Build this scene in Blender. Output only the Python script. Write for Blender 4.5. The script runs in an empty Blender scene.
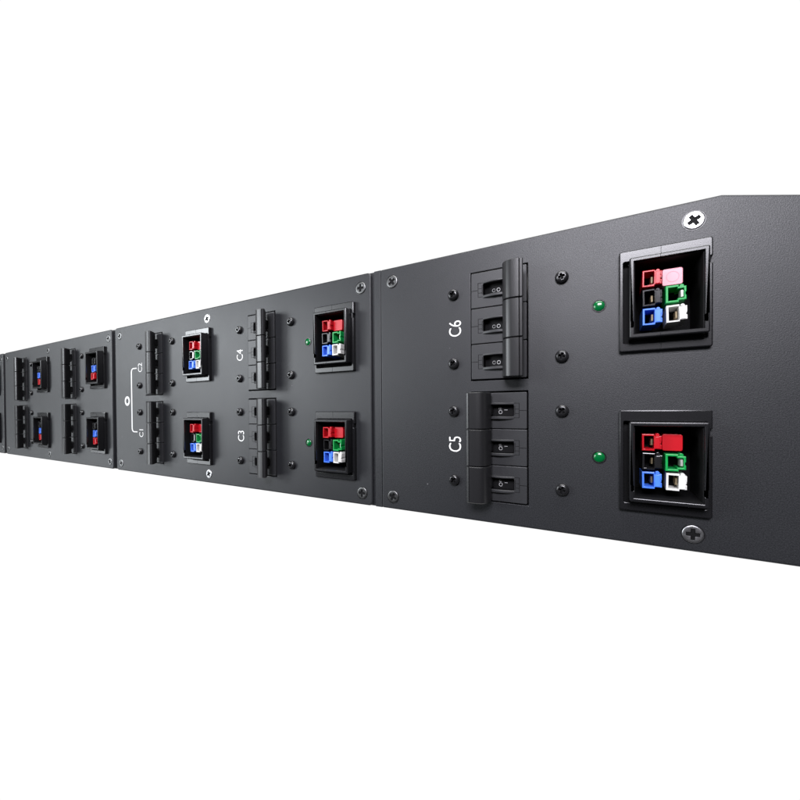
import bpy, bmesh, math, random
from mathutils import Matrix, Vector

S = 0.001                                   # the drawing below is in millimetres
random.seed(4)
scene = bpy.context.scene
COL = scene.collection

# ------------------------------------------------------------------ materials
def mat(name, color, rough=0.5, metal=0.0, spec=0.5, bump=0.0, scale=900.0, mottle=0.0, coat=0.0,
        specks=0.0, rvar=0.0, bdist=0.0001, grain=0.0):
    m = bpy.data.materials.new(name)
    m.use_nodes = True
    nt = m.node_tree
    b = nt.nodes['Principled BSDF']
    b.inputs['Base Color'].default_value = (*color, 1)
    b.inputs['Roughness'].default_value = rough
    b.inputs['Metallic'].default_value = metal
    b.inputs['Specular IOR Level'].default_value = spec
    b.inputs['Coat Weight'].default_value = coat
    b.inputs['Coat Roughness'].default_value = 0.12
    tc = nt.nodes.new('ShaderNodeTexCoord')
    geo = nt.nodes.new('ShaderNodeNewGeometry')
    pos = geo.outputs['Position']
    n = nt.nodes.new('ShaderNodeTexNoise')
    n.inputs['Scale'].default_value = scale
    n.inputs['Detail'].default_value = 3.0
    n.inputs['Roughness'].default_value = 0.6
    nt.links.new(pos, n.inputs['Vector'])
    if bump > 0:
        bp = nt.nodes.new('ShaderNodeBump')
        bp.inputs['Strength'].default_value = bump
        bp.inputs['Distance'].default_value = bdist
        nt.links.new(n.outputs['Fac'], bp.inputs['Height'])
        nt.links.new(bp.outputs['Normal'], b.inputs['Normal'])
    last = None
    if mottle > 0:
        mr = nt.nodes.new('ShaderNodeMapRange')
        mr.inputs['From Min'].default_value = 0.3
        mr.inputs['From Max'].default_value = 0.7
        mr.inputs['To Min'].default_value = 1 - mottle
        mr.inputs['To Max'].default_value = 1 + mottle
        nt.links.new(n.outputs['Fac'], mr.inputs['Value'])
        mx = nt.nodes.new('ShaderNodeMix')
        mx.data_type = 'RGBA'; mx.blend_type = 'MULTIPLY'
        mx.inputs[0].default_value = 1
        mx.inputs[6].default_value = (*color, 1)
        nt.links.new(mr.outputs['Result'], mx.inputs[7])
        last = mx.outputs[2]
    if specks > 0:
        v = nt.nodes.new('ShaderNodeTexVoronoi')
        v.inputs['Scale'].default_value = 60
        nt.links.new(pos, v.inputs['Vector'])
        lt = nt.nodes.new('ShaderNodeMath'); lt.operation = 'LESS_THAN'
        lt.inputs[1].default_value = 0.024
        nt.links.new(v.outputs['Distance'], lt.inputs[0])
        mu = nt.nodes.new('ShaderNodeMath'); mu.operation = 'MULTIPLY'
        mu.inputs[1].default_value = specks
        nt.links.new(lt.outputs[0], mu.inputs[0])
        mx2 = nt.nodes.new('ShaderNodeMix')
        mx2.data_type = 'RGBA'
        nt.links.new(mu.outputs[0], mx2.inputs[0])
        if last is not None:
            nt.links.new(last, mx2.inputs[6])
        else:
            mx2.inputs[6].default_value = (*color, 1)
        mx2.inputs[7].default_value = (0.45, 0.45, 0.46, 1)
        last = mx2.outputs[2]
    if last is not None:
        nt.links.new(last, b.inputs['Base Color'])
    if rvar > 0:
        n2 = nt.nodes.new('ShaderNodeTexNoise')
        n2.inputs['Scale'].default_value = 28
        n2.inputs['Detail'].default_value = 4
        nt.links.new(pos, n2.inputs['Vector'])
        mr2 = nt.nodes.new('ShaderNodeMapRange')
        mr2.inputs['To Min'].default_value = rough - rvar
        mr2.inputs['To Max'].default_value = rough + rvar
        nt.links.new(n2.outputs['Fac'], mr2.inputs['Value'])
        res = mr2.outputs['Result']
        if grain > 0:                       # the fine texture of powder coat: gloss varies from grain to grain
            sb = nt.nodes.new('ShaderNodeMath'); sb.operation = 'MULTIPLY_ADD'
            sb.inputs[1].default_value = grain; sb.inputs[2].default_value = -0.5 * grain
            nt.links.new(n.outputs['Fac'], sb.inputs[0])
            ad = nt.nodes.new('ShaderNodeMath'); ad.operation = 'ADD'
            nt.links.new(res, ad.inputs[0]); nt.links.new(sb.outputs[0], ad.inputs[1])
            res = ad.outputs[0]
        nt.links.new(res, b.inputs['Roughness'])
    return m

M = {}
M['paint'] = mat('charcoal_powder_coat', (0.0140, 0.0148, 0.0170), 0.46, spec=0.5, bump=0.6, scale=2250, mottle=0.3, specks=0.25, rvar=0.04, grain=0.3)
M['plastic'] = mat('black_matt_plastic', (0.008, 0.008, 0.009), 0.26, spec=0.55, bump=0.08, scale=2600, mottle=0.1)
M['lever'] = mat('lever_plastic', (0.012, 0.012, 0.013), 0.34, bump=0.15, scale=2600, mottle=0.08)
M['breaker'] = mat('breaker_plastic', (0.022, 0.0225, 0.0245), 0.45, bump=0.25, scale=2600, mottle=0.12)
M['void'] = mat('black_plastic_and_recess_shade', (0.003, 0.003, 0.0035), 0.7, spec=0.2)  # black plastic; also paints shade into screw recesses and connector hollows
M['steel'] = mat('zinc_screw_steel', (0.50, 0.50, 0.51), 0.36, metal=1, bump=0.5, scale=1500)
M['dullsteel'] = mat('dull_screw_steel', (0.17, 0.17, 0.17), 0.36, metal=1, bump=0.3, scale=1800)
M['blackscrew'] = mat('black_screw_steel', (0.012, 0.012, 0.013), 0.24, metal=0.0, spec=0.55, bump=0.1, scale=1500)
M['ink'] = mat('white_silkscreen_ink', (0.82, 0.82, 0.80), 0.6, mottle=0.05)
M['dimink'] = mat('worn_white_ink', (0.42, 0.42, 0.42), 0.6)
M['greyink'] = mat('grey_stamped_ink', (0.22, 0.22, 0.22), 0.6)
M['red'] = mat('red_connector_plastic', (0.52, 0.006, 0.014), 0.32, bump=0.1, scale=2000)
M['blue'] = mat('blue_connector_plastic', (0.07, 0.22, 0.85), 0.35, bump=0.1, scale=2000)
M['green'] = mat('green_connector_plastic', (0.004, 0.30, 0.06), 0.35, bump=0.1, scale=2000)
M['white'] = mat('white_connector_plastic', (0.72, 0.715, 0.69), 0.38, bump=0.1, scale=2000)
M['black'] = mat('black_connector_plastic', (0.012, 0.012, 0.013), 0.2, spec=0.8, bump=0.1, scale=2000)
M['pink'] = mat('red_plug_with_painted_glare', (0.74, 0.31, 0.37), 0.3)  # a red plug whose glare is painted in as pale pink
M['rose'] = mat('rose_ring_on_glare', (0.62, 0.22, 0.28), 0.4)
M['brass'] = mat('tinned_brass_contact', (0.42, 0.33, 0.21), 0.4, metal=1)
M['silver'] = mat('silver_plated_contact', (0.5, 0.5, 0.47), 0.55, metal=1)
M['lens'] = mat('green_lens', (0.0, 0.115, 0.025), 0.18, spec=0.5, coat=0.3)

# ------------------------------------------------------------------ mesh helpers
def new_bm():
    return bmesh.new()

def finish(name, bm, mats, parent=None, loc=(0, 0, 0), smooth=None):
    bmesh.ops.scale(bm, vec=(S, S, S), verts=bm.verts)
    me = bpy.data.meshes.new(name)
    bm.to_mesh(me); bm.free()
    if not isinstance(mats, (list, tuple)):
        mats = [mats]
    for m in mats:
        me.materials.append(m)
    if smooth:
        for p in me.polygons:
            p.use_smooth = True
        me.set_sharp_from_angle(angle=math.radians(smooth))
    return link(name, me, parent, loc)

def link(name, me, parent=None, loc=(0, 0, 0)):
    o = bpy.data.objects.new(name, me)
    COL.objects.link(o)
    o.location = (loc[0] * S, loc[1] * S, loc[2] * S)
    if parent is not None:
        o.parent = parent
    return o

def thing(name, label, cat, loc, group=None):
    o = bpy.data.objects.new(name, None)
    COL.objects.link(o)
    o.empty_display_size = 0.01
    o.location = (loc[0] * S, loc[1] * S, loc[2] * S)
    tag(o, label, cat, group)
    return o

def tag(o, label, cat, group=None):
    o['label'] = label
    o['category'] = cat
    if group:
        o['group'] = group

def area(c):
    return 0.5 * sum(c[i][0] * c[(i + 1) % len(c)][1] - c[(i + 1) % len(c)][0] * c[i][1] for i in range(len(c)))

def inset(c, d):
    """move a counter-clockwise outline inwards by d (mitred)"""
    n = len(c); out = []
    for i in range(n):
        a, b, e = Vector(c[i - 1]), Vector(c[i]), Vector(c[(i + 1) % n])
        u, v = (b - a).normalized(), (e - b).normalized()
        n1, n2 = Vector((-u.y, u.x)), Vector((-v.y, v.x))
        k = 1 + n1.dot(n2)
        out.append(tuple(b + (n1 + n2) * (d / max(k, 0.3))))
    return out

def rect(x0, z0, x1, z1, r=0.0, n=4):
    if r <= 0:
        return [(x0, z0), (x1, z0), (x1, z1), (x0, z1)]
    pts = []
    for cx, cz, a0 in ((x1 - r, z0 + r, -90), (x1 - r, z1 - r, 0), (x0 + r, z1 - r, 90), (x0 + r, z0 + r, 180)):
        for i in range(n + 1):
            a = math.radians(a0 + 90 * i / n)
            pts.append((cx + r * math.cos(a), cz + r * math.sin(a)))
    return pts

def circle(cx, cz, r, n=32):
    return [(cx + r * math.cos(2 * math.pi * i / n), cz + r * math.sin(2 * math.pi * i / n)) for i in range(n)]

def cross(cx, cz, r, w, a):
    base = [(w, -r), (w, -w), (r, -w), (r, w), (w, w), (w, r), (-w, r), (-w, w), (-r, w), (-r, -w), (-w, -w), (-w, -r)]
    ca, sa = math.cos(a), math.sin(a)
    return [(cx + x * ca - z * sa, cz + x * sa + z * ca) for x, z in base]

def solid(bm, outer, holes=(), front=0.0, back=-1.0, bevel=0.2, hole_bevel=None, seg=2, mi=0, backcap=True, bh=None, hole_mi=None):
    """a plate standing in the panel plane: outline in (x, z), 'front' and 'back' measured towards the viewer (-Y)"""
    hole_bevel = bevel if hole_bevel is None else hole_bevel
    bh = bevel if bh is None else bh
    fronts, backs, faces, walls = [], [], [], []
    for k, c in enumerate([outer] + list(holes)):
        c = list(c)
        if area(c) < 0:
            c.reverse()
        bv = bevel if k == 0 else hole_bevel
        bhh = bh if k == 0 else hole_bevel
        rows = []
        if bv > 0:
            for s in range(seg + 1):
                t = math.pi / 2 * s / seg
                d = bv * (1 - math.sin(t))
                h = front - bhh * (1 - math.cos(t))
                cc = inset(c, d if k == 0 else -d)
                rows.append([bm.verts.new((x, -h, z)) for x, z in cc])
        else:
            rows.append([bm.verts.new((x, -front, z)) for x, z in c])
        rows.append([bm.verts.new((x, -back, z)) for x, z in c])
        n = len(c)
        for a, b in zip(rows, rows[1:]):
            for i in range(n):
                j = (i + 1) % n
                q = (a[i], b[i], b[j], a[j]) if k == 0 else (a[i], a[j], b[j], b[i])
                (faces if k == 0 or hole_mi is None else walls).append(bm.faces.new(q))
        fronts.append(rows[0]); backs.append(rows[-1])
    def cap(loops, sign):
        if len(loops) == 1:
            f = bm.faces.new(loops[0] if sign > 0 else list(reversed(loops[0])))
            faces.append(f)
            return
        es = []
        for l in loops:
            for i in range(len(l)):
                e = bm.edges.get((l[i], l[(i + 1) % len(l)]))
                es.append(e)
        r = bmesh.ops.triangle_fill(bm, use_beauty=True, use_dissolve=False, edges=es, normal=(0, -sign, 0))
        for g in r['geom']:
            if isinstance(g, bmesh.types.BMFace):
                g.normal_update()
                if g.normal.y * sign > 0:
                    g.normal_flip()
                faces.append(g)
    cap(fronts, 1)
    if backcap:
        cap(backs, -1)
    for f in faces:
        f.material_index = mi
    for f in walls:
        f.material_index = hole_mi
    return faces

def prism_z(bm, prof, z0, z1, ch=0.4, mi=0):
    """a bar running up the panel: profile in (x, out), ends chamfered"""
    if area(prof) < 0:
        prof = list(reversed(prof))
    ins = inset(prof, ch)
    rows = []
    for z, c in ((z0, ins), (z0 + ch, prof), (z1 - ch, prof), (z1, ins)):
        rows.append([bm.verts.new((x, -p, z)) for x, p in c])
    n = len(prof); fs = []
    for a, b in zip(rows, rows[1:]):
        for i in range(n):
            j = (i + 1) % n
            fs.append(bm.faces.new((a[i], b[i], b[j], a[j])))
    fs.append(bm.faces.new(list(rows[0])))
    fs.append(bm.faces.new(list(reversed(rows[-1]))))
    for f in fs:
        f.material_index = mi
    bmesh.ops.recalc_face_normals(bm, faces=fs)
    return fs

def box(bm, x0, x1, p0, p1, z0, z1, mi=0, bevel=0.0):
    return solid(bm, rect(x0, z0, x1, z1), (), p1, p0, bevel, mi=mi)

def lathe_out(bm, prof, n=32, mi=0, cx=0, cz=0):
    """turn (radius, out) about the panel normal"""
    rows = []
    for r, p in prof:
        if r < 1e-6:
            rows.append([bm.verts.new((cx, -p, cz))])
        else:
            rows.append([bm.verts.new((cx + r * math.cos(2 * math.pi * i / n), -p, cz + r * math.sin(2 * math.pi * i / n))) for i in range(n)])
    fs = []
    for a, b in zip(rows, rows[1:]):
        for i in range(n):
            j = (i + 1) % n
            if len(b) == 1:
                fs.append(bm.faces.new((a[i], a[j], b[0])))
            elif len(a) == 1:
                fs.append(bm.faces.new((a[0], b[j], b[i])))
            else:
                fs.append(bm.faces.new((a[i], a[j], b[j], b[i])))
    for f in fs:
        f.material_index = mi
    bmesh.ops.recalc_face_normals(bm, faces=fs)

def text_mesh(name, body, size, m, rot90=True, thick=0.02, sx=1.0, bold=0.0):
    """lettering centred on its own origin, in the panel plane; read upwards when rot90"""
    cu = bpy.data.curves.new(name, 'FONT')
    cu.body = body
    cu.size = size
    cu.align_x = 'CENTER'; cu.align_y = 'CENTER'
    cu.extrude = thick
    cu.offset = bold
    cu.resolution_u = 6
    cu.space_character = 0.95
    t = bpy.data.objects.new('tmp', cu)
    COL.objects.link(t)
    bpy.context.view_layer.update()
    dg = bpy.context.evaluated_depsgraph_get()
    me = bpy.data.meshes.new_from_object(t.evaluated_get(dg))
    bpy.data.objects.remove(t); bpy.data.curves.remove(cu)
    xs = [v.co.x for v in me.vertices]; ys = [v.co.y for v in me.vertices]
    mx, my = (min(xs) + max(xs)) / 2, (min(ys) + max(ys)) / 2
    for v in me.vertices:
        x, y, z = (v.co.x - mx) * sx, v.co.y - my, v.co.z
        if rot90:
            x, y = -y, x
        v.co = (x * S, -z * S, y * S)
    me.materials.clear(); me.materials.append(m)
    me.name = name
    return me

# ------------------------------------------------------------------ the layout (millimetres; z = 0 at the panels' lower edge)
H = 133.35
ROWS = {'up': dict(bk=(69.4, 121.3), led=98.1, pl=(77.6, 118.2), rim=(82.2, 113.5), sc=(78.0, 112.5)),
        'lo': dict(bk=(11.0, 63.0), led=34.5, pl=(14.0, 54.3), rim=(18.4, 49.7), sc=(19.5, 54.1))}
COLS = {'C6': -16.1, 'C4': -177.8, 'C2': -311.0, 'Mb': -472.6, 'Ma': -604.6, 'Na': -762.5}
PANELS = [
    dict(key='M4', x=(-109.4, 68.5), cols=['C6']),
    dict(key='M3', x=(-404.3, -115.8), cols=['C4', 'C2']),
    dict(key='M2', x=(-693.0, -410.9), cols=['Mb', 'Ma']),
    dict(key='M1', x=(-990.0, -700.4), cols=['Na']),
]
T = 3.4        # panel thickness

def right_end(z_top, x1, dx=0.0):
    """the right-hand panel's outline ends with a sloped upper corner"""
    return [(x1, 0), (x1, 124.9), (38.0 + dx, z_top)]

# ---- chassis behind the panels, seen in the seams
bm = new_bm()
holes = []
for c, x in COLS.items():
    for r in ROWS.values():
        holes.append(rect(x - 46, r['bk'][0] - 2, x - 10, r['bk'][1] + 2) if c not in ('Na',) else rect(x - 46, r['bk'][0] - 2, x - 10, r['bk'][1] + 2))
        holes.append(rect(x + 19.5, r['pl'][0] - 1, x + 54.5, r['pl'][1] + 1))
out = [(-990, 0.25), (68.2, 0.25), (68.2, 124.6), (37.6, H - 0.25), (-990, H - 0.25)]
solid(bm, out, holes, -T, -T - 3, 0.2)
# folded top and bottom flanges running back from the face
box(bm, -990, 36.9, -46, -T - 3.0, H - 2.3, H - 0.3)
solid(bm, [(36.95, H - 2.3), (68.2, 122.3), (68.2, 124.55), (37.5, H - 0.3), (36.95, H - 0.3)], (), -T - 3.0, -46, 0)
box(bm, 66.0, 68.15, -46, -T - 3.0, 2.35, 122.2)
box(bm, -990, 68.2, -46, -T - 3.0, 0.3, 2.3)
box(bm, -990, 68.2, -48, -46.0, 0.3, 124.0)
box(bm, -113.9, -109.55, -T + 0.002, -0.35, 0.1, H - 0.1, bevel=0.15)
for xa, xb, pp in ((-119.0, -113.9, -1.5), (-414.0, -401.0, -2.4), (-704.0, -690.0, -2.4)):
    box(bm, xa, xb, -T + 0.004, pp, 0.08, H - 0.08)
ch = finish('mounting_chassis', bm, M['paint'])
tag(ch, 'long dark grey chassis seen in the narrow seams behind the four screwed-on panels', 'chassis')

# ---- panels
PLABEL = {
    'M4': 'largest dark grey panel, lettered C5 and C6, with two bright silver screws',
    'M3': 'dark grey panel lettered C1 to C4 with a white bracket line',
    'M2': 'unlettered dark grey panel left of the bracket line, sockets showing only blue and red plugs',
    'M1': 'sliver of dark grey panel cut off by the left edge of the photo',
}
panel_obj = {}
for pd in PANELS:
    x0, x1 = pd['x']
    bm = new_bm()
    holes = []
    for c in pd['cols']:
        x = COLS[c]
        for r in ROWS.values():
            if c != 'Na':
                holes.append(rect(x - 41.3, r['bk'][0] - 0.5, x - 14.3, r['bk'][1] + 0.5))
            holes.append(rect(x + 22.2, r['pl'][0] + 1.5, x + 50.7, r['pl'][1] - 1.5))
    if pd['key'] == 'M4':
        left = [p for p in rect(x0, 0, x1, H, 1.0) if p[0] < x0 + 1]
        outl = [(x1, 0.0), (x1, 124.9), (38.0, H)] + left
    else:
        outl = rect(x0, 0, x1, H, 2.6)
    solid(bm, outl, holes, 0.0, -T, 0.85, hole_bevel=0.25, seg=3)
    o = finish('front_panel', bm, M['paint'])
    tag(o, PLABEL[pd['key']], 'panel', 'front panels screwed onto the chassis')
    panel_obj[pd['key']] = o

# ---- screws (parts of the panels)
def countersunk(m, ang):
    bm = new_bm()
    solid(bm, circle(0, 0, 3.4), [cross(0, 0, 2.0, 0.52, ang)], 0.35, -0.3, 0.5, hole_bevel=0.2, seg=3, bh=0.3, backcap=False, hole_mi=1)
    solid(bm, circle(0, 0, 2.2, 16), (), 0.06, -0.2, 0, mi=1)  # cross recess walls and floor black: its shade put into the colour
    solid(bm, circle(0, 0, 3.75), [circle(0, 0, 3.45)], 0.05, -0.2, 0.02, mi=2, backcap=False)
    for v in list(bm.verts):
        pass
    return bm

def screw_mesh(m, ang):
    bm = countersunk(m, ang)
    o = finish('screw', bm, [m, M['void'], M['blackscrew']], smooth=35)
    me = o.data
    bpy.data.objects.remove(o)
    return me

steel_meshes = [screw_mesh(M['steel'], 0.55 + 0.5 * k) for k in range(3)]
dull_meshes = [screw_mesh(M['dullsteel'], 0.2 + 0.45 * k) for k in range(4)]

def pan_mesh(ang):
    bm = new_bm()
    solid(bm, circle(0, 0, 2.8), [cross(0, 0, 1.5, 0.4, ang)], 2.1, -0.1, 1.4, hole_bevel=0.14, seg=5, bh=1.6, backcap=False, hole_mi=1)
    solid(bm, circle(0, 0, 1.65, 16), (), 0.75, 0.4, 0, mi=1)
    o = finish('screw', bm, [M['blackscrew'], M['void']], smooth=40)
    me = o.data
    bpy.data.objects.remove(o)
    return me
pan_meshes = [pan_mesh(0.3 + 0.5 * k) for k in range(4)]

def screw(kind, key, x, z):
    me = random.choice({'s': steel_meshes, 'd': dull_meshes, 'b': pan_meshes}[kind])
    return link('screw', me, panel_obj[key], (x, 0, z))

for x, z, k in ((-102, 125.4, 'd'), (-102.2, 6.9, 'd'), (29.8, 125.8, 's'), (29.6, 6.9, 's')):
    s = screw(k, 'M4', x, z)
    if k == 's':
        s['label'] = 'bright silver cross-head screw'
for x in (-122.9, -264.7, -395.7):
    for z in (125.4, 6.8):
        screw('s' if x == -264.7 else 'd', 'M3', x, z)
for x in (-417.0, -556.4, -685.3):
    for z in (125.2, 6.9):
        screw('d', 'M2', x, z)
for z in (125.5, 7.6):
    screw('d', 'M1', -707.5, z)
for c, key in (('C6', 'M4'), ('C4', 'M3'), ('C2', 'M3'), ('Mb', 'M2'), ('Ma', 'M2')):
    for r in ROWS.values():
        for z in r['sc']:
            screw('b', key, COLS[c], z)
            if key != 'M2':
                screw('b', key, COLS[c] - 50.1, z)

# ---- printed lettering (parts of the panels)
for body, key, x, z in (('C6', 'M4', -65.6, 95.6), ('C5', 'M4', -65.9, 37.5), ('C4', 'M3', -228.0, 94.8),
                        ('C3', 'M3', -227.6, 36.9), ('C2', 'M3', -361.0, 94.0), ('C1', 'M3', -360.4, 35.6)):
    link('printed_lettering', text_mesh('printed_lettering', body, 9.3, M['ink'], bold=-0.04, sx=0.78), panel_obj[key], (x, -0.04, z))
bm = new_bm()
solid(bm, circle(-383.6, 64.6, 4.4), [circle(-383.6, 64.6, 2.3)], 0.06, 0.02, 0)
finish('printed_ring', bm, M['ink'], panel_obj['M3'])
bm = new_bm()
outer = []
xL, xR, zB, zT, w, rr = -376.6, -366.8, 36.2, 94.2, 1.7, 4.0
path_o = [(xR, zT)] + [(xL + rr - rr * math.sin(math.radians(a)), zT - rr + rr * math.cos(math.radians(a))) for a in range(0, 91, 15)] \
    + [(xL + rr - rr * math.cos(math.radians(a)), zB + rr - rr * math.sin(math.radians(a))) for a in range(0, 91, 15)] + [(xR, zB)]
r2 = rr - w
path_i = [(xR, zB + w * 0.55)] + [(xL + rr - r2 * math.sin(math.radians(a)), zB + rr - (rr - w * 0.55) * math.cos(math.radians(a))) for a in range(0, 91, 15)] \
    + [(xL + rr - r2 * math.cos(math.radians(a)), zT - rr + (rr - w * 0.55) * math.sin(math.radians(a))) for a in range(0, 91, 15)] + [(xR, zT - w * 0.55)]
solid(bm, path_o + path_i, (), 0.06, 0.02, 0)
finish('printed_bracket', bm, M['ink'], panel_obj['M3'])

# ------------------------------------------------------------------ circuit breakers
BW = 26.0                 # width of a pole; local x runs -13 .. 13 about the window's centre
POLE = 17.3
def pole_mesh(mirror):
    bm = new_bm()
    h = POLE / 2 - 0.17
    solid(bm, rect(-13, -h, 13, h, 0.4, 2), [rect(-7.1, -2.7, 7.1, 2.7, 0.5, 2)], 0.6, -5.0, 0.22, hole_bevel=0.2, hole_mi=1)
    # curved cheeks above and below the window
    for z0, z1 in ((2.75, 3.7), (-4.1, -2.75)):
        pr = [(-7.4, 0.2)] + [(-7.4 + 14.8 * i / 12, 0.6 + 1.7 * math.sin(math.pi * i / 12) ** 0.8) for i in range(0, 13)] + [(7.4, 0.2)]
        prism_z(bm, pr, z0, z1, 0.25)
    # latch cut-out drawn as fine dark joints on the side away from the lever
    s = 1 if mirror else -1
    def joint(xa, xb, za, zb):
        a, b = sorted((s * xa, s * xb))
        box(bm, a, b, 0.55, 0.63, za, zb, mi=1)
    joint(9.45, 9.7, -3.5, 3.5)
    joint(7.3, 9.4, 3.3, 3.5); joint(7.3, 9.4, -3.5, -3.3)
    joint(9.75, 12.9, -0.13, 0.13)
    joint(7.5, 7.75, -2.2, 2.2)
    joint(7.8, 9.4, 0.6, 0.8); joint(7.8, 9.4, -1.5, -1.3)
    o = finish('pole_body', bm, [M['breaker'], M['void']], smooth=20)
    me = o.data; bpy.data.objects.remove(o)
    return me

LEVER = [(2.4, -3.0), (2.6, 0.0), (2.8, 3.0), (3.4, 6.2), (4.5, 8.6), (6.1, 9.8), (8.2, 10.2), (11.3, 10.1), (11.55, 9.6), (11.8, 9.9),
         (12.7, 9.6), (13.0, 9.0), (12.8, 8.2), (11.2, 6.4), (9.2, 4.4), (7.4, 2.4), (6.2, 0.0), (6.0, -3.0)]
def lever_mesh(mirror, top=False):
    bm = new_bm()
    pr = [(-x, p) for x, p in LEVER] if mirror else LEVER
    h = POLE / 2 - 0.12
    # the lever is as wide as its pole above the cover and narrow where it enters the window
    above = [q for q in pr if q[1] >= 1.0]
    prism_z(bm, above, -h, h, 0.3)
    root = [(2.9, -3.0), (3.0, 0.4), (3.8, 3.0), (7.6, 3.2), (6.2, 0.4), (5.8, -3.0)]
    if mirror:
        root = [(-x, p) for x, p in root]
    prism_z(bm, root, -2.3, 2.3, 0.2)
    o = finish('toggle_lever', bm, M['lever'], smooth=31)
    me = o.data; bpy.data.objects.remove(o)
    return me

def drum_mesh():
    bm = new_bm()
    pr = [(-7.0, -4.2)] + [(-7.0 + 14 * i / 14, -2.8 + 1.7 * math.sin(math.pi * i / 14)) for i in range(15)] + [(7.0, -4.2)]
    prism_z(bm, pr, -2.65, 2.65, 0.05)
    o = finish('switch_drum', bm, M['void'], smooth=30)
    me = o.data; bpy.data.objects.remove(o)
    return me
POLES = {False: pole_mesh(False), True: pole_mesh(True)}
LEVERS = {False: lever_mesh(False), True: lever_mesh(True)}
DRUM = drum_mesh()
MK_O = text_mesh('switch_marking', 'O', 2.5, M['dimink'])
MK_OFF = text_mesh('switch_marking', 'FF', 2.0, M['dimink'], sx=0.8)
MK_I = text_mesh('switch_marking', 'I', 2.4, M['dimink'])
MK_ON = text_mesh('switch_marking', 'O', 2.3, M['greyink'])

def breaker(col, row, label, mirror=False):
    x = COLS[col] - 27.8
    z0, z1 = ROWS[row]['bk']
    t = thing('circuit_breaker', label, 'circuit breaker', (x, 0, z0), 'three-pole circuit breakers')
    ph = (z1 - z0) / 3
    for k in range(3):
        z = ph * (k + 0.5)
        link('pole_body', POLES[mirror], t, (0, 0, z))
        link('toggle_lever', LEVERS[mirror], t, (0, 0, z))
        d = link('switch_drum', DRUM, t, (0, 0, z))
        if mirror:
            link('switch_marking', MK_O, d, (0.6, 1.03, -0.7))
            link('switch_marking', MK_OFF, d, (0.5, 1.05, 1.2))
            link('switch_marking', MK_I, d, (3.0, 1.35, 0.3))
        elif row == 'up' and col == 'C6':
            link('switch_marking', MK_O, d, (-0.1, 1.03, -0.6))
            link('switch_marking', MK_ON, d, (-2.4, 1.25, -0.6))
    return t

breaker('C6', 'up', 'upper of the two largest breakers, beside white C6 lettering, black levers tilted right')
breaker('C6', 'lo', 'black breaker beside C5 lettering, the only one with levers thrown left', mirror=True)
breaker('C4', 'up', 'black three-pole breaker with levers tilted right beside white C4 lettering')
breaker('C4', 'lo', 'black three-pole breaker with levers tilted right beside white C3 lettering')
breaker('C2', 'up', 'black three-pole breaker beside C2 lettering at the upper end of the white bracket')
breaker('C2', 'lo', 'black three-pole breaker beside C1 lettering at the lower end of the white bracket')
breaker('Mb', 'up', 'upper black breaker on the unlettered panel, in the pair nearer the white bracket')
breaker('Mb', 'lo', 'lower black breaker on the unlettered panel, in the pair nearer the white bracket')
breaker('Ma', 'up', 'small upper black breaker on the unlettered panel, in the pair nearest the left edge')
breaker('Ma', 'lo', 'small lower black breaker on the unlettered panel, in the pair nearest the left edge')

# ------------------------------------------------------------------ indicator lights
def led_meshes():
    bm = new_bm()
    lathe_out(bm, [(2.7, -0.3), (2.7, 0.12), (2.58, 0.25), (2.36, 0.25), (2.25, 0.1), (2.25, -0.3)], 32)
    o = finish('ring', bm, M['blackscrew'], smooth=40); a = o.data; bpy.data.objects.remove(o)
    bm = new_bm()
    lathe_out(bm, [(2.2, -0.3), (2.15, 0.05), (1.9, 0.28), (1.5, 0.47), (1.0, 0.6), (0.5, 0.67), (0, 0.69)], 32)
    o = finish('lens', bm, M['lens'], smooth=60); b = o.data; bpy.data.objects.remove(o)
    return a, b
RING, LENS = led_meshes()
for col, row, label in (('C6', 'up', 'green indicator dome between the C6 breaker and the socket with the glare-painted plug'),
                        ('C6', 'lo', 'green indicator dome between the C5 breaker and its socket'),
                        ('C4', 'up', 'small green indicator half against the socket right of the C4 breaker'),
                        ('C4', 'lo', 'small green indicator beside the socket right of the C3 breaker')):
    t = thing('indicator_light', label, 'indicator light', (COLS[col] + 14.3, 0, ROWS[row]['led']), 'green indicator lights')
    link('ring', RING, t); link('lens', LENS, t)

# ------------------------------------------------------------------ sockets
PW, PH = 29.7, 40.4
def bezel_mesh():
    bm = new_bm()
    # local origin: the rim's lower left outer corner projected on the panel
    x0, x1, z0, z1 = -3.3, 26.4, -4.5, 35.9
    o_ = [(x0 + .6, z0), (x1 - .6, z0), (x1, z0 + .6), (x1, 26.2), (x1 - .7, 26.5), (x1 - .7, 28.6), (x1, 28.9), (x1, z1 - .6), (x1 - .6, z1), (x0 + .6, z1), (x0, z1 - .6), (x0, z0 + .6)]
    solid(bm, o_, [rect(-1.8, -1.3, 24.85, 31.45, 0.5, 2)], 2.2, -1.2, 0.45, hole_bevel=0.3)
    solid(bm, rect(-2.6, -2.0, 25.4, 32.0), [rect(0.05, 0.05, 24.65, 31.25)], -0.9, -1.3, 0, mi=1)
    xm = (x0 + x1) / 2 - 0.9
    for za, zb in ((31.9, 35.7), (-4.3, -1.7)):
        box(bm, xm - 0.07, xm + 0.07, 2.1, 2.23, za, zb, mi=1)
    o = finish('bezel_plate', bm, [M['plastic'], M['void']], smooth=20)
    me = o.data; bpy.data.objects.remove(o)
    return me

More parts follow.
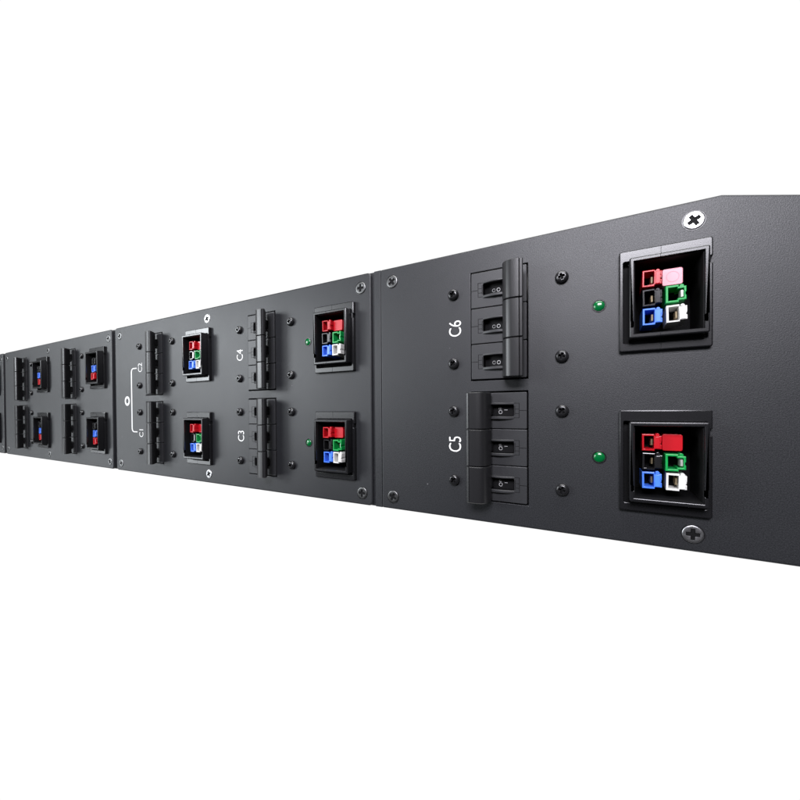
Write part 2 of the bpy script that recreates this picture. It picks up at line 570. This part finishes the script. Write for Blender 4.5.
def shroud_mesh():
    bm = new_bm()
    W, Hh, w = 24.7, 31.3, 1.55
    inner = [(w, w), (W - w, w), (W - w, 4.2), (W - 0.55, 4.2), (W - 0.55, 6.6), (W - w, 6.6), (W - w, Hh - w), (w, Hh - w), (w, 6.4), (0.5, 6.4), (0.5, 4.4), (w, 4.4)]
    solid(bm, rect(0, 0, W, Hh, 0.7, 3), [inner], 7.0, -18.0, 0.5, hole_bevel=0.22)
    solid(bm, rect(0.1, 0.1, W - 0.1, Hh - 0.1), (), -18.1, -19.5, 0, mi=1)
    # a joint line across the top and bottom rims
    for za, zb in ((Hh - w + 0.25, Hh - 0.5), (0.5, w - 0.25)):
        box(bm, 9.9, 10.05, 6.9, 7.03, za, zb, mi=1)
    # dark lining inside the well
    lin = solid(bm, rect(w + 0.02, w + 0.02, W - w - 0.02, Hh - w - 0.02), [rect(w + 0.3, w + 0.3, W - w - 0.3, Hh - w - 0.3)], 5.9, -17.9, 0, mi=1)
    o = finish('shroud', bm, [M['plastic'], M['void']], smooth=20)
    me = o.data; bpy.data.objects.remove(o)
    return me

def housing_mesh(name, color, through=False):
    """one connector housing: an open hood beside a keyed tongue; local origin at the cell's centre, front face at 0"""
    bm = new_bm()
    hood = [(-3.5, -3.25), (0.6, -3.25), (0.6, -2.55), (2.9, -2.55), (2.9, -0.9), (2.6, -0.7), (2.6, 0.2), (2.9, 0.4), (2.9, 2.55), (0.6, 2.55), (0.6, 3.25), (-3.5, 3.25)]
    if through:
        hole = [(-2.7, -2.45), (0.2, -2.45), (0.2, -1.8), (2.15, -1.8), (2.15, 1.8), (0.2, 1.8), (0.2, 2.45), (-2.7, 2.45)]
    else:
        hole = [(-2.8, -2.55), (0.4, -2.55), (0.4, 2.55), (-2.8, 2.55)]
    solid(bm, hood, [hole], 0, -12, 0.22, hole_bevel=0.15)
    solid(bm, inset(hole, -0.05), (), -8.5, -9, 0, mi=1)  # black floor paints the shade inside the hollow
    if not through:
        # raised wiping edge and grip ribs on the tongue
        solid(bm, rect(0.8, -2.3, 2.35, 2.3, 0.2, 2), (), 0.22, -0.1, 0.12)
        for z in (-1.2, 0.0, 1.2):
            box(bm, 2.36, 2.7, -0.1, 0.2, z - 0.25, z + 0.25)
    # round dowel between neighbouring housings
    cy = circle(1.6, 2.9, 0.7, 14)
    solid(bm, cy, (), -0.9, -6, 0.1)
    o = finish(name, bm, [color, M['void']], smooth=20)
    me = o.data; bpy.data.objects.remove(o)
    return me

def contact_mesh(through=False):
    bm = new_bm()
    if through:
        pr = [(1.0, -4.6), (0.9, -1.6), (1.3, -0.8), (2.0, -0.7), (2.15, -4.6)]
    else:
        pr = [(-0.6, -8.0), (-0.75, -3.6), (-0.45, -2.6), (0.1, -2.4), (0.3, -8.0)]
    prism_z(bm, pr, -1.4, 1.4, 0.2)
    o = finish('contact_blade', bm, M['silver'] if through else M['brass'], smooth=40)
    me = o.data; bpy.data.objects.remove(o)
    return me

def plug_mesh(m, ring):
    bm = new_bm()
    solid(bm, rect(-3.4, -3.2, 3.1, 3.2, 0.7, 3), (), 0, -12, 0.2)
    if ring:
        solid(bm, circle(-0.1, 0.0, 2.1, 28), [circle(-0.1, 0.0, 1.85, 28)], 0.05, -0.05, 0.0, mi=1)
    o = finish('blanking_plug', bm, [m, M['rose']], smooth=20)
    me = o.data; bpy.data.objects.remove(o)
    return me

BEZEL, SHROUD = bezel_mesh(), shroud_mesh()
HOUS = {c: housing_mesh('connector_housing', M[c], c == 'green') for c in ('red', 'blue', 'green', 'white', 'black')}
CONT = {False: contact_mesh(False), True: contact_mesh(True)}
PLUG = {'red': plug_mesh(M['red'], False), 'pink': plug_mesh(M['pink'], True)}  # second one is a red plug with glare in its colour

def socket(col, row, label, kind='five', plug='red'):
    x = COLS[col] + 24.8
    z = ROWS[row]['rim'][0]
    t = thing('power_socket', label, 'power socket', (x, 0, z), 'black framed power sockets')
    link('bezel_plate', BEZEL, t); link('shroud', SHROUD, t)
    zc = 31.3 / 2
    def hou(c, hx, hz):
        h = link('connector_housing', HOUS[c], t, (hx + random.uniform(-0.15, 0.15), -4.0 + random.uniform(-0.5, 0.6), hz + random.uniform(-0.12, 0.12)))
        h.rotation_euler = (random.uniform(-0.03, 0.03), random.uniform(-0.02, 0.02), random.uniform(-0.05, 0.05))
        h['label'] = c + ' connector housing'
        link('contact_blade', CONT[c == 'green'], h)
    if kind == 'five':
        for c, hx, k in (('red', 8.0, 1), ('black', 8.0, 0), ('blue', 8.0, -1), ('green', 15.5, 0), ('white', 15.5, -1)):
            hou(c, hx, zc + 0.2 + 7.45 * k)
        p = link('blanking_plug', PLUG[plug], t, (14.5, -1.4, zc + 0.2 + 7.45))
        p['label'] = 'plain red blanking plug' if plug == 'red' else 'red blanking plug, pale pink glare painted in, with a round mark'
    elif kind == 'three':
        for c, k in (('black', 1), ('blue', 0), ('red', -1)):
            hou(c, 9.2, zc - 0.6 + 7.45 * k)
    return t

socket('C6', 'up', 'large black socket with pink glare painted on its red plug, right of C6 breaker', plug='pink')
socket('C6', 'lo', 'large black socket with a plain red plug, right of the C5 breaker')
socket('C4', 'up', 'black socket with red, green, blue and white connectors right of the C4 breaker')
socket('C4', 'lo', 'black socket with red, green, blue and white connectors right of the C3 breaker')
socket('C2', 'up', 'black socket of five connectors right of the C2 breaker, below a bright silver screw')
socket('C2', 'lo', 'black socket of five connectors right of the C1 breaker, above a silver screw')
socket('Mb', 'up', 'upper black socket with blue over red connectors, beside the seam left of C2', kind='three')
socket('Mb', 'lo', 'lower black socket with blue over red connectors, beside the seam left of C1', kind='three')
socket('Ma', 'up', 'upper narrow black socket with blue over red connectors, between two unlettered breakers', kind='three')
socket('Ma', 'lo', 'lower narrow black socket with blue over red connectors, between two unlettered breakers', kind='three')
socket('Na', 'up', 'upper black socket edge cut off by the left edge of the photo', kind='none')
socket('Na', 'lo', 'lower black socket edge cut off by the left edge of the photo', kind='none')

# ------------------------------------------------------------------ camera
cam = bpy.data.cameras.new('camera')
co = bpy.data.objects.new('camera', cam)
COL.objects.link(co)
scene.camera = co
R = Matrix(((8.75691503e-01, -9.10870801e-04, -4.82870129e-01),
            (4.82821134e-01, -1.27175751e-02, 8.75626642e-01),
            (-6.93851988e-03, -9.99918713e-01, -1.06968848e-02)))
ax = Matrix((R.col[0], -R.col[1], -R.col[2])).transposed()     # camera x, y up, z back
co.matrix_world = Matrix.Translation((0, -176.884 * S, 55.2425 * S)) @ ax.to_4x4()
cam.sensor_width = 36
cam.lens = 370 * 36 / 800
cam.shift_y = 13.302 / 800
cam.clip_start = 0.005
cam.clip_end = 50

# ------------------------------------------------------------------ light: white studio surround and unseen softboxes, one an added low fill
w = bpy.data.worlds.new('World')
scene.world = w
w.use_nodes = True
nt = w.node_tree
bg = nt.nodes['Background']
tc = nt.nodes.new('ShaderNodeTexCoord')
sep = nt.nodes.new('ShaderNodeSeparateXYZ')
nt.links.new(tc.outputs['Generated'], sep.inputs[0])
mr = nt.nodes.new('ShaderNodeMapRange')
mr.interpolation_type = 'SMOOTHSTEP'
mr.inputs['From Min'].default_value = -0.15
mr.inputs['From Max'].default_value = 0.12
mr.inputs['To Min'].default_value = 0.02
mr.inputs['To Max'].default_value = 1.02
nt.links.new(sep.outputs['Y'], mr.inputs['Value'])
nt.links.new(mr.outputs['Result'], bg.inputs['Strength'])
bg.inputs['Color'].default_value = (1, 1, 1, 1)

def unseen_softbox(name, loc, target, sx, sy, power, color=(1, 1, 1)):
    l = bpy.data.lights.new(name, 'AREA')
    l.shape = 'RECTANGLE'; l.size = sx; l.size_y = sy
    l.energy = power; l.color = color
    o = bpy.data.objects.new(name, l)
    COL.objects.link(o)
    o.location = loc
    o.rotation_euler = (Vector(target) - Vector(loc)).to_track_quat('-Z', 'Y').to_euler()
    return o
cool, violet = (0.95, 1.0, 1.04), (1.0, 0.985, 1.07)
unseen_softbox('unseen_softbox', (0.05, -0.60, 0.42), (0.0, 0, 0.08), 0.35, 0.20, 6.85, violet)
unseen_softbox('unseen_softbox', (-1.25, -0.75, 0.30), (-0.35, 0, 0.06), 0.28, 0.34, 6.1, cool)
unseen_softbox('unseen_softbox', (-0.80, -0.75, 0.22), (-0.35, 0, 0.06), 0.35, 0.35, 2.2, cool)
unseen_softbox('unseen_softbox', (-1.50, -0.75, -0.14), (-0.35, 0, 0.06), 0.55, 0.30, 2.6, cool)  # unseen low lamp added to brighten the panels' lower part
unseen_softbox('unseen_softbox', (0.0, -0.20, 0.90), (0, -0.05, 0.06), 0.90, 0.25, 9.0)

scene.view_settings.view_transform = 'Standard'
scene.view_settings.look = 'None'
scene.view_settings.exposure = 0
scene.view_settings.gamma = 1
